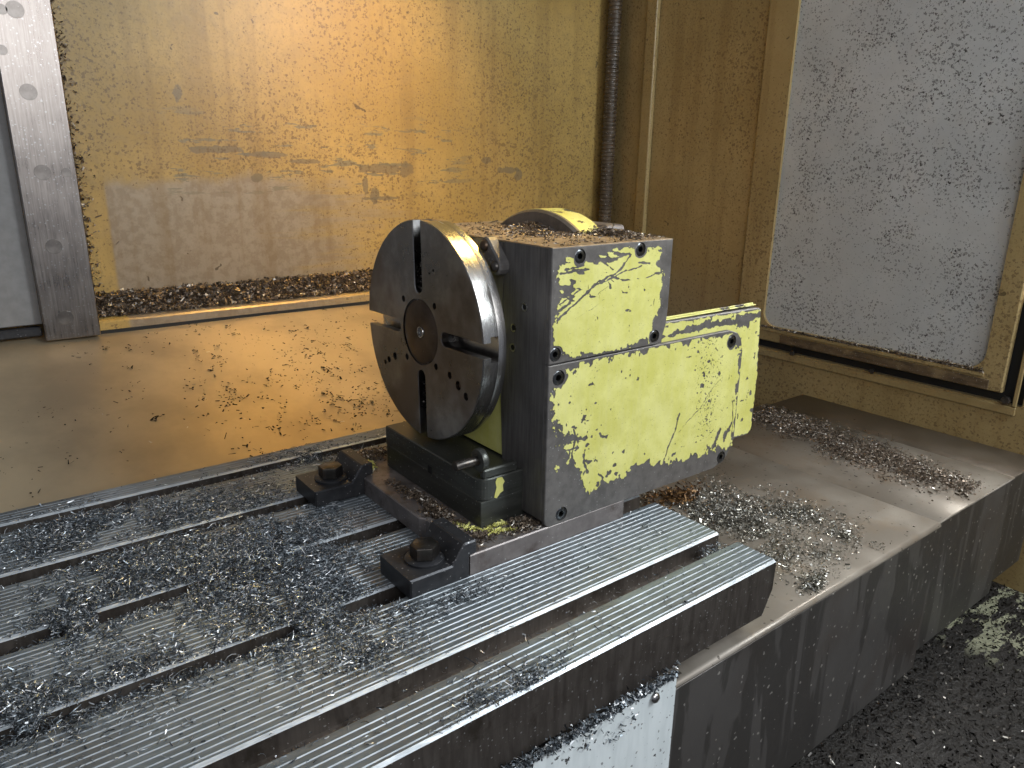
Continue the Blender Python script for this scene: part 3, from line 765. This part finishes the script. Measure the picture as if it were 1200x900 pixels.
# recessed foot behind, under the gearbox
bm = B(); box(bm, 1.470, 1.93, 1.44, 1.70, .0005, .0515, .003); part('rear_foot', bm, M['plate'], RT)
bm = B(); box(bm, 1.50, 1.90, 1.60, 2.02, .06, .44, .01); part('motor_block', bm, M['front'], RT)

# rear drum rising behind the block
bm = B(); lathe(bm, (1.43, 1.755, .512), 'x', [(0, .004), (.255, .004), (.262, .0), (.300, .0), (.304, .006), (.336, .006), (.343, .014), (.343, .107), (.338, .112), (0, .112)], 96)
part('rear_drum', bm, M['front'], RT, smooth=True)
bm = B(); lathe(bm, (1.43, 1.755, .512), 'x', [(.3436, .022), (.3442, .024), (.3442, .103), (.3436, .105)], 96)
part('drum_paint', bm, M['yellow_worn'], RT, smooth=True)
bm = B(); box(bm, 1.60, 1.68, 1.62, 1.78, .77, .812, .012, 3); part('vent_cap', bm, M['plate'], RT)

# faceplate with four T-slots
FC = (1.777, .527); FR = .3095; FX = 1.040
def slotted(r, half, rin, n=120, off=.0):
    """circle with four radial notches (half width, inner radius)"""
    P = []
    for k in range(4):
        a0 = math.pi/2*k+off; da = math.asin(half/r)
        q = []
        # notch walls in local frame pointing along a0
        c, s_ = math.cos(a0), math.sin(a0)
        def L(u, v): return (FC[0]+c*u-s_*v, FC[1]+s_*u+c*v)
        ue = math.sqrt(r*r-half*half)
        arc = []
        P.append(L(ue, -half)); P.append(L(rin, -half))
        for i in range(1, 6): t = -math.pi/2-math.pi*i/6; P.append(L(rin+half*math.cos(t)*1.0, half*math.sin(t)))
        P.append(L(rin, half)); P.append(L(ue, half))
        m_ = n//4
        for i in range(1, m_): t = a0+da+(math.pi/2-2*da)*i/m_; P.append((FC[0]+r*math.cos(t), FC[1]+r*math.sin(t)))
    return P
RO = math.radians(-1.5)
fp = thing('x', (0, 0, 0), 'x', 'x'); bpy.data.objects.remove(fp)
holes = []
hp = [(1.697, .614, .0095), (1.865, .609, .0095), (1.694, .445, .0095), (1.854, .439, .0095), (1.624, .437, .010), (1.583, .418, .013), (1.546, .397, .011), (1.966, .406, .010), (1.927, .425, .012), (1.990, .392, .008), (1.72, .70, .004), (1.70, .71, .004)]
for a, b, r in hp: holes.append((circle(a, b, r, 16), .018))
ringP = circle(FC[0], FC[1], .094, 48)
bm = B(); plate(bm, slotted(FR, .0195, .130, off=RO), mYZ, FX, FX+.024, holes=holes+[(circle(FC[0], FC[1], .0955, 64), .006)], bev=.0022)
FP = part('faceplate', bm, M['face'], RT, loc=(FX, FC[0], FC[1]))
bm = B(); plate(bm, slotted(FR-.0005, .034, .125, off=RO), mYZ, FX+.0240, FX+.048, front=False, back=False)
part('slot_layer', bm, M['block'], FP)
bm = B(); lathe(bm, (FX+.0478, FC[0], FC[1]), 'x', [(0, 0), (FR+.0004, 0), (FR+.0006, .0004), (FR+.0006, .024), (FR-.003, .027), (0, .027)], 128)
part('faceplate_rim', bm, M['rim'], FP, smooth=True)
# bright turned rim band between the slots
bm = B()
pts = slotted(FR+.0006, .0195, .130, off=RO)
for hw, e0, e1 in ((.0197, .0030, .0239), (.0343, .0239, .0478)):
    for k in range(4):
        a0 = math.pi/2*k+RO; da = math.asin(hw/FR); m_ = 30
        if e1 > .05 and False: da = 0
        A = []
        for i in range(m_+1):
            t = a0+da+(math.pi/2-2*da)*i/m_; A.append((FC[0]+(FR+.0006)*math.cos(t), FC[1]+(FR+.0006)*math.sin(t)))
        e1k = e1
        r0 = [bm.verts.new((FX+e0, a, b)) for a, b in A]; r1 = [bm.verts.new((FX+e1k, a, b)) for a, b in A]
        for i in range(m_): bm.faces.new((r0[i], r0[i+1], r1[i+1], r1[i]))
part('rim_band', bm, M['rim'], FP, smooth=True)
# hub
bm = B(); lathe(bm, (FX, FC[0], FC[1]), 'x', [(0, .018), (.011, .018), (.013, .004), (.020, .0015), (.028, .001), (.086, .001), (.092, .004), (.0925, .010)], 64)
hub = part('hub', bm, M['hub'], FP, smooth=True, loc=(FX, FC[0], FC[1]))
bm = B(); lathe(bm, (FX, FC[0], FC[1]), 'x', [(.0165, .0012), (.0160, -.0004), (.0135, -.0004), (.0125, .006)], 32)
part('centre_ring', bm, M['bright'], hub, smooth=True)
for a, b, r in hp[:10]:
    bm = B(); cyl(bm, (FX+.008, a, b), 'x', r*.72, .009, 14); part('hole_screw', bm, M['bolt'], FP)
# spindle neck behind the faceplate
bm = B(); cyl(bm, (FX+.0755, FC[0], FC[1]), 'x', .225, .046, 64); part('spindle_neck', bm, M['yellow_body'], RT, smooth=True)

# bracket with two button screws near the rim
br_ = B(); c0 = Vector((1.587, .782)); c1 = Vector((1.541, .733)); dd = (c1-c0).normalized(); nn = Vector((-dd.y, dd.x)); wv = .023
P = []
for i in range(7): t = math.pi/2+math.pi*i/6; q = c0+dd*(math.cos(t)*wv)+nn*(math.sin(t)*wv); P.append((q.x, q.y))
for i in range(7): t = -math.pi/2+math.pi*i/6; q = c1+dd*(math.cos(t)*wv)+nn*(math.sin(t)*wv); P.append((q.x, q.y))
plate(br_, P, mYZ, 1.128, 1.1575, bev=.004)
brk = part('stop_bracket', br_, M['front'], RT)
for c in (c0, c1):
    bm = B(); lathe(bm, (1.1285, c.x, c.y), 'x', [(.0155, 0), (.0150, -.005), (.011, -.010), (.006, -.012), (0, -.012)], 20)
    part('button_screw', bm, M['bolt'], brk, smooth=True)
for a, b in ((1.453, .639), (1.497, .577), (1.500, .524)):
    bm = B(); lathe(bm, (BX0, a, b), 'x', [(.0118, -.0004), (.0118, -.0012), (.0090, -.0014), (.0075, -.0006)], 20); cyl(bm, (BX0-.0003, a, b), 'x', .0074, .0002, 12)
    part('set_screw', bm, M['bright'], gb)
    bm = B(); cyl(bm, (BX0-.0007, a, b), 'x', .0080, .0003, 6); part('screw_socket', bm, M['black'], gb)
# stop pin with collar
bm = B(); cyl(bm, (.953, 1.470, .246), 'x', .0135, .075, 20, bev=.0015); part('stop_pin', bm, M['bolt'], RT, smooth=True)
bm = B(); cyl(bm, (1.022, 1.470, .246), 'x', .031, .020, 28, bev=.004); part('stop_collar', bm, M['riser'], RT, smooth=True)
bm = B(); box(bm, 1.03, 1.14, 1.449, 1.470, .196, .222, .004); part('stop_lug', bm, M['riser'], RT)

# ================================================================== CLAMPS
def clamp(loc, label):
    x, y = loc
    t = thing('strap_clamp', (x, y, 0), label, 'clamp', 'clamps holding down the rotary indexer')
    P = [(0, .0004), (0, .050), (.118, .050), (.150, .096), (.155, .099), (.186, .099), (.190, .094), (.190, .062), (.168, .060), (.168, .0004), (.075, .0004), (.070, .004), (.045, .004), (.040, .0004)]
    bm = B(); plate(bm, [(x+a, b) for a, b in P], mXZ, y, y+.150, bev=.004)
    part('clamp_body', bm, M['oxide'], t)
    cx, cy = x+.082, y+.072
    bm = B(); lathe(bm, (cx, cy, .050), 'z', [(.010, .0005), (.050, .0005), (.050, .005), (.046, .008), (.010, .008)], 32)
    part('washer', bm, M['oxide'], t, smooth=True)
    bm = B(); cyl(bm, (cx, cy, .0582), 'z', .0365, .034, 6, bev=.0025)
    b = part('hex_bolt', bm, M['bolt'], t)
    bm = B(); lathe(bm, (cx, cy, .0925), 'z', [(0, .0006), (.026, .0006), (.029, -.0010)], 24); part('bolt_face', bm, M['bolt'], b, smooth=True)
    return t
cl = clamp((.747, 1.346), 'black strap clamp and hex bolt at the front corner, nearest the camera')
c2 = copy_tree(cl); c2.location = Vector((.762, 1.928, 0))*S
c2['label'] = 'black strap clamp and hex bolt at the back, beside the golden guard sheet'

# ================================================================== SHAVINGS
TB = [(0.519,1.745,0.273,-0.073,-0.056,-0.216,9000,0.022),(0.298,1.855,0.214,-0.055,-0.027,-0.185,5000,0.016),(0.551,1.441,0.128,-0.042,-0.044,-0.138,3500,0.016),(0.101,1.729,0.081,-0.024,-0.007,-0.114,2200,0.018),(0.201,2.224,0.263,-0.022,-0.010,-0.134,3800,0.012),(0.107,2.126,0.157,-0.017,-0.005,-0.126,1500,0.010),(0.450,2.123,0.213,-0.022,-0.027,-0.153,3000,0.010),(-0.014,1.449,0.106,-0.019,0.004,-0.116,2500,0.014),(0.891,2.305,0.248,-0.013,-0.033,-0.100,1800,0.012),(0.575,1.232,0.131,-0.009,-0.022,-0.084,1200,0.008),(0.174,1.444,0.219,-0.038,-0.011,-0.161,2600,0.007),(0.447,1.380,0.105,-0.019,-0.025,-0.114,1200,0.008),(0.682,0.977,0.115,0.008,-0.017,-0.072,250,0.003),(0.792,0.957,0.192,0.010,-0.026,-0.084,650,0.004),(0.629,2.062,0.150,-0.017,-0.031,-0.122,1200,0.008),(0.725,1.313,0.129,-0.005,-0.030,-0.090,220,0.004),(0.849,1.287,0.139,-0.006,-0.031,-0.077,350,0.004),(0.395,1.619,0.282,-0.085,-0.043,-0.202,3500,0.010)]
P = np.concatenate([blob(*(b[:6]+(int(b[6]*(3.0 if b[7] > .015 else 1.35)),)+b[7:])) for b in TB]+[np.c_[rng.uniform(-.2, 1.58, 3600), rng.uniform(.95, 2.42, 3600), np.full(3600, .0016), np.zeros(3600)]])
# chips over a slot fall to its floor (heaps bridge it)
slots = [(1.067, 1.126), (1.3685, 1.4275), (1.6705, 1.7295), (1.9725, 2.0315), (2.2815, 2.3405)]
for a, b in slots:
    ins = (P[:, 1] > a+.002) & (P[:, 1] < b-.002)
    dens = np.zeros(len(P))
    thin = ins & (P[:, 3] < .0110); deep = ins & ~thin
    P[thin, 2] = -.044+rng.uniform(0, .02, thin.sum())
    P[deep, 2] -= rng.uniform(0, .02, deep.sum())
ok = (P[:, 1] > .944) & (P[:, 1] < 2.428) & (P[:, 0] > -.3) & (P[:, 0] < 1.605)
ok &= ~((P[:, 0] > .92) & (P[:, 0] < 1.46) & (P[:, 1] > 1.35) & (P[:, 1] < 2.14))
ok &= ~((P[:, 0] > .74) & (P[:, 0] < .94) & (P[:, 1] > 1.34) & (P[:, 1] < 1.50))
ok &= ~((P[:, 0] > .76) & (P[:, 0] < .955) & (P[:, 1] > 1.925) & (P[:, 1] < 2.08))
P = P[ok]
def slotfill(x0, x1, y0, y1, n, h): return np.c_[rng.uniform(x0, x1, n), rng.uniform(y0, y1, n), -.045+h*rng.uniform(0, 1, n), np.zeros(n)]
SF = np.concatenate([slotfill(-.1, .30, 1.372, 1.425, 1700, .035), slotfill(.3, .75, 1.372, 1.395, 600, .02), slotfill(.30, .6, 1.372, 1.41, 700, .03),
    slotfill(.38, .74, 1.675, 1.725, 1500, .045), slotfill(-.1, .2, 1.675, 1.70, 500, .03), slotfill(.74, .92, 1.675, 1.71, 400, .02), slotfill(.15, .6, 1.98, 2.02, 1500, .045), slotfill(.6, .92, 1.98, 2.01, 500, .03),
    slotfill(.2, 1.3, 2.285, 2.335, 1500, .03), slotfill(.55, 1.1, 1.070, 1.090, 420, .012), slotfill(1.52, 1.60, 1.070, 1.12, 260, .03), slotfill(-.1, 1.6, 1.07, 1.12, 120, .004)])
P = np.concatenate([P, SF])
v1, f1 = strips(P, .0120, .0017, .45, 3, .32)
sel = P[rng.random(len(P)) < .18]
v2, f2 = strips(sel[:, :3]+np.array([0, 0, .002]), .0045, .003, .2, 1, .5)
chips_obj('steel_shavings', [(v1, f1, 0), (v2, f2, 0)], [M['chip']], 'heaps and drifts of grey curled steel shavings lying over the ribbed table', 'shavings')

TR = [(2.080,1.436,0.099,-0.204,-0.177,-0.112,4200,0.012),(2.281,1.292,0.097,-0.138,-0.133,-0.075,700,0.006),(2.268,1.106,0.036,-0.110,-0.083,-0.036,260,0.004),(1.913,0.985,0.045,-0.017,-0.046,-0.033,320,0.018),(1.920,1.151,0.182,-0.064,-0.098,-0.080,420,0.003),(2.077,1.070,0.254,-0.089,-0.166,-0.119,200,0.003)]
P = np.concatenate([blob(*(b[:6]+(b[6]*3,)+b[7:]), z0=-.205) for b in TR]); P = P[(P[:, 1] > .96) & (P[:, 0] < 2.64)]
v, f = strips(P, .0062, .0048, .3, 1, .35)
chips_obj('bright_flakes', [(v, f, 0)], [M['chipw']], 'bright sparkling metal flakes scattered on the cover past the table end', 'metal flakes', zmin=-.2045)
TR2 = [(3.121,1.852,-0.022,-0.201,-0.132,-0.067,2600,0.016),(3.054,1.532,-0.064,-0.241,-0.139,-0.056,3000,0.014),(3.032,1.223,-0.053,-0.188,-0.145,-0.047,900,0.008),(2.983,1.007,-0.022,-0.078,-0.085,-0.023,80,0.004),(3.131,1.379,-0.078,-0.261,-0.176,-0.063,900,0.003)]
P = np.concatenate([blob(*(b[:6]+(b[6]*2,)+(b[7]*.5,)), z0=-.213) for b in TR2]); tt = rng.uniform(0, 1, 7000)**1.3; P = np.concatenate([P, np.c_[3.16-.10*tt+rng.normal(0, .075, 7000)*(1-.4*tt), 2.05-1.05*tt, -.212+rng.uniform(0, .008, 7000), np.zeros(7000)]])
P = P[(P[:, 1] > .97) & (P[:, 1] < 2.11) & (P[:, 0] > 2.66)]
v, f = strips(P, .0070, .0052, .3, 1, .22)
chips_obj('brown_chip_drift', [(v, f, 0)], [M['chipb']], 'long drift of brown chips across the middle way cover towards the right wall', 'metal chips', zmin=-.2225)
P = blob(2.03, 1.62, .10, -.07, -.11, -.07, 1600, .02, z0=-.205)
v, f = strips(P, .010, .006, .3, 1, .4)
chips_obj('rusty_chip_pile', [(v, f, 0)], [M['rust']], 'small pile of rusty brown chips under the overhanging yellow housing', 'metal chips', zmin=-.2045)

# chips on the sill under the back wall
n = 16000; x = rng.uniform(.50, 2.6, n); u = rng.uniform(0, 1, n)**.9
y = 3.735-.115*u; z = np.where(y > 3.66, .315+(y-3.66)*.79, .298+(y-3.60)*.28)+.005+.028*rng.uniform(0, 1, n)*(1-u*.8)
v, f = strips(np.c_[x, y, z], .013, .010, .3, 1, .4)
chips_obj('sill_chips', [(v, f, 0)], [M['chipb']], 'brown glinting chips heaped along the sill at the foot of the back wall', 'metal chips')

# dark chips stuck on the sloping guard sheet
Q = []
for cx, cy, sx, sy, n in ((1.22, 2.90, .16, .20, 330), (1.15, 3.05, .25, .22, 240), (1.45, 2.75, .15, .2, 200), (.85, 3.0, .06, .35, 170), (.70, 3.1, .35, .30, 200), (1.5, 3.2, .3, .25, 160), (.3, 2.9, .4, .4, 90)):
    k = rng.integers(0, max(4, n//6), n); gx = rng.normal(0, 1, (n, 2)); 
    ctr = rng.normal(0, 1, (max(4, n//6), 2)); big = rng.random(max(4, n//6)) < .5
    off = np.where(big[k][:, None], gx*.012, gx*.05)
    Q.append(np.c_[cx+sx*ctr[k, 0]+off[:, 0], cy+sy*ctr[k, 1]+off[:, 1]])
Q = np.concatenate(Q); Q = Q[(Q[:, 1] > 2.2) & (Q[:, 1] < 3.55)]
zq = .262-.68*(3.66-Q[:, 1])/2.06
v, f = strips(np.c_[Q, zq+.003], .0095, .0065, .3, 1, .06)
vy = v[:, 1]; v[:, 2] = .262-.68*(3.66-vy)/2.06+.0035+np.abs(v[:, 2]-(.262-.68*(3.66-vy)/2.06))*.3
chips_obj('sheet_chips', [(v, f, 0)], [M['chipd']], 'scattered clumps of dark chips stuck on the sloping golden guard sheet', 'metal chips')

# chips on top of the indexer
P = np.concatenate([blob(1.36, 1.62, .17, -.02, .0, .22, 900, .006, BT+.003), blob(1.50, 1.50, .10, .0, .0, .16, 1600, .016, BT+.003), blob(1.42, 1.75, .10, 0, 0, .12, 600, .02, BT+.003),
    np.c_[rng.uniform(1.165, 1.58, 700), rng.uniform(1.36, 2.02, 700), np.full(700, BT+.0045), np.zeros(700)]])
P = P[(P[:, 0] > 1.163) & (P[:, 0] < 1.583) & (P[:, 1] > 1.358) & (P[:, 1] < 2.04)]
v, f = strips(P, .0085, .0032, .4, 2, .3)
chips_obj('top_chips', [(v, f, 0)], [M['chipb']], 'brown and dark chips strewn on top of the rotary indexer block', 'metal chips', zmin=BT+.003)
# chips on the base plate in front of the riser
P = np.concatenate([blob(.975, 1.62, .035, 0, 0, .20, 2200, .012, .0575), blob(1.00, 1.42, .06, .0, 0, .05, 350, .006, .0575), blob(1.12, 1.40, .05, 0, 0, .05, 900, .014, .0575), blob(1.02, 2.06, .10, 0, 0, .06, 900, .02, .0575)])
P = P[(P[:, 0] > .925) & (P[:, 1] > 1.358) & (P[:, 1] < 2.13)]
P = P[~((P[:, 0] > 1.015) & (P[:, 1] > 1.445) & (P[:, 1] < 1.97))]
v, f = strips(P, .010, .0035, .4, 2, .4)
# yellow paint flakes along the riser foot
def trail(pts, n, wd, z):
    out = []
    for a, b in zip(pts, pts[1:]):
        t = rng.uniform(0, 1, (n, 1)); out.append(np.c_[np.array(a)*(1-t)+np.array(b)*t+rng.normal(0, wd, (n, 2)), np.full(n, z)+rng.uniform(0, .004, n)])
    return np.concatenate(out)
Pt = np.concatenate([trail([(.985, 1.50), (1.0, 1.455), (1.035, 1.415), (1.085, 1.395)], 70, .0035, .0585), trail([(1.04, 1.44), (1.09, 1.435)], 50, .005, .0585), trail([(.965, 1.98), (.985, 2.02), (.96, 2.06)], 60, .008, .0585)])
v2, f2 = strips(Pt, .012, .008, .1, 1, .08)
chips_obj('base_plate_debris', [(v, f, 0), (v2, f2, 1)], [M['chipb'], M['yellow']], 'dark grit and flaked yellow paint lying on the base plate round the riser', 'debris', zmin=.058)
# chips in the faceplate slots
def slotchips(cy, cz, hl, hw, n): return np.c_[FX+rng.uniform(.006, .022, n), cy+rng.uniform(-hw, hw, n), cz+rng.uniform(-hl, hl, n)]
P = np.concatenate([slotchips(1.783, .700, .050, .017, 260), slotchips(1.765, .345, .045, .017, 260)])
v, f = strips(P, .008, .004, .3, 1, .6)
chips_obj('slot_chips', [(v, f, 0)], [M['chipd']], 'dark chips packed in the upper and lower slots of the round faceplate', 'metal chips')
# chips along the top of the apron
n = 2600; x = rng.uniform(.45, 1.215, n); 
z = -.150-.006*(1-x)+np.abs(rng.normal(0, .014, n))*np.where(x > .55, 1, .5)-.012; y = .926-rng.uniform(0, .008, n)
dr = rng.random(n) < .10; z = np.where(dr, z-rng.uniform(0, .09, n)*np.clip((x-.8)*5, 0, 1)*(x < 1.08), z)
v, f = strips(np.c_[x, y, z], .0075, .0045, .3, 1, .5)
chips_obj('apron_chips', [(v, f, 0)], [M['chip']], 'dark chips clinging along the top edge of the white apron panel', 'metal chips')
# grime along the steel strip
n = 2600; u = rng.exponential(.014, n); z = rng.uniform(.40, 2.1, n)
v, f = strips(np.c_[.500+u, 3.745-rng.uniform(0, .006, n), z], .011, .007, .3, 1, .6)
chips_obj('strip_grime', [(v, f, 0)], [M['chipb']], 'dark speckled grime on the back wall along the right edge of the steel strip', 'grit')
# grime along the bottom edge of the door window
n = 1800; y = rng.uniform(1.25, 2.41, n); P = np.c_[3.640-rng.uniform(0, .007, n), y, .109+np.abs(rng.normal(0, .007, n))*(1.3-(y-1.25)*.7)]
v, f = strips(P, .009, .006, .3, 1, .5)
chips_obj('window_grime', [(v, f, 0)], [M['chipb']], 'brown grit lodged along the lower edge of the frosted door window', 'grit')
# floor chips
n = 9000; n = 16000; P = np.c_[rng.uniform(1.6, 3.64, n), rng.uniform(-.3, 1.25, n), np.full(n, -.857)+rng.uniform(0, .01, n)]
v, f = strips(P, .008, .006, .3, 1, .5)
chips_obj('floor_chips', [(v, f, 0)], [M['chipd']], 'dark wet chips with bright glints covering the pan floor at the lower right', 'metal chips', zmin=-.8595)
print('tris', sum(len(m.loops)-2*len(m.polygons) for m in bpy.data.meshes))
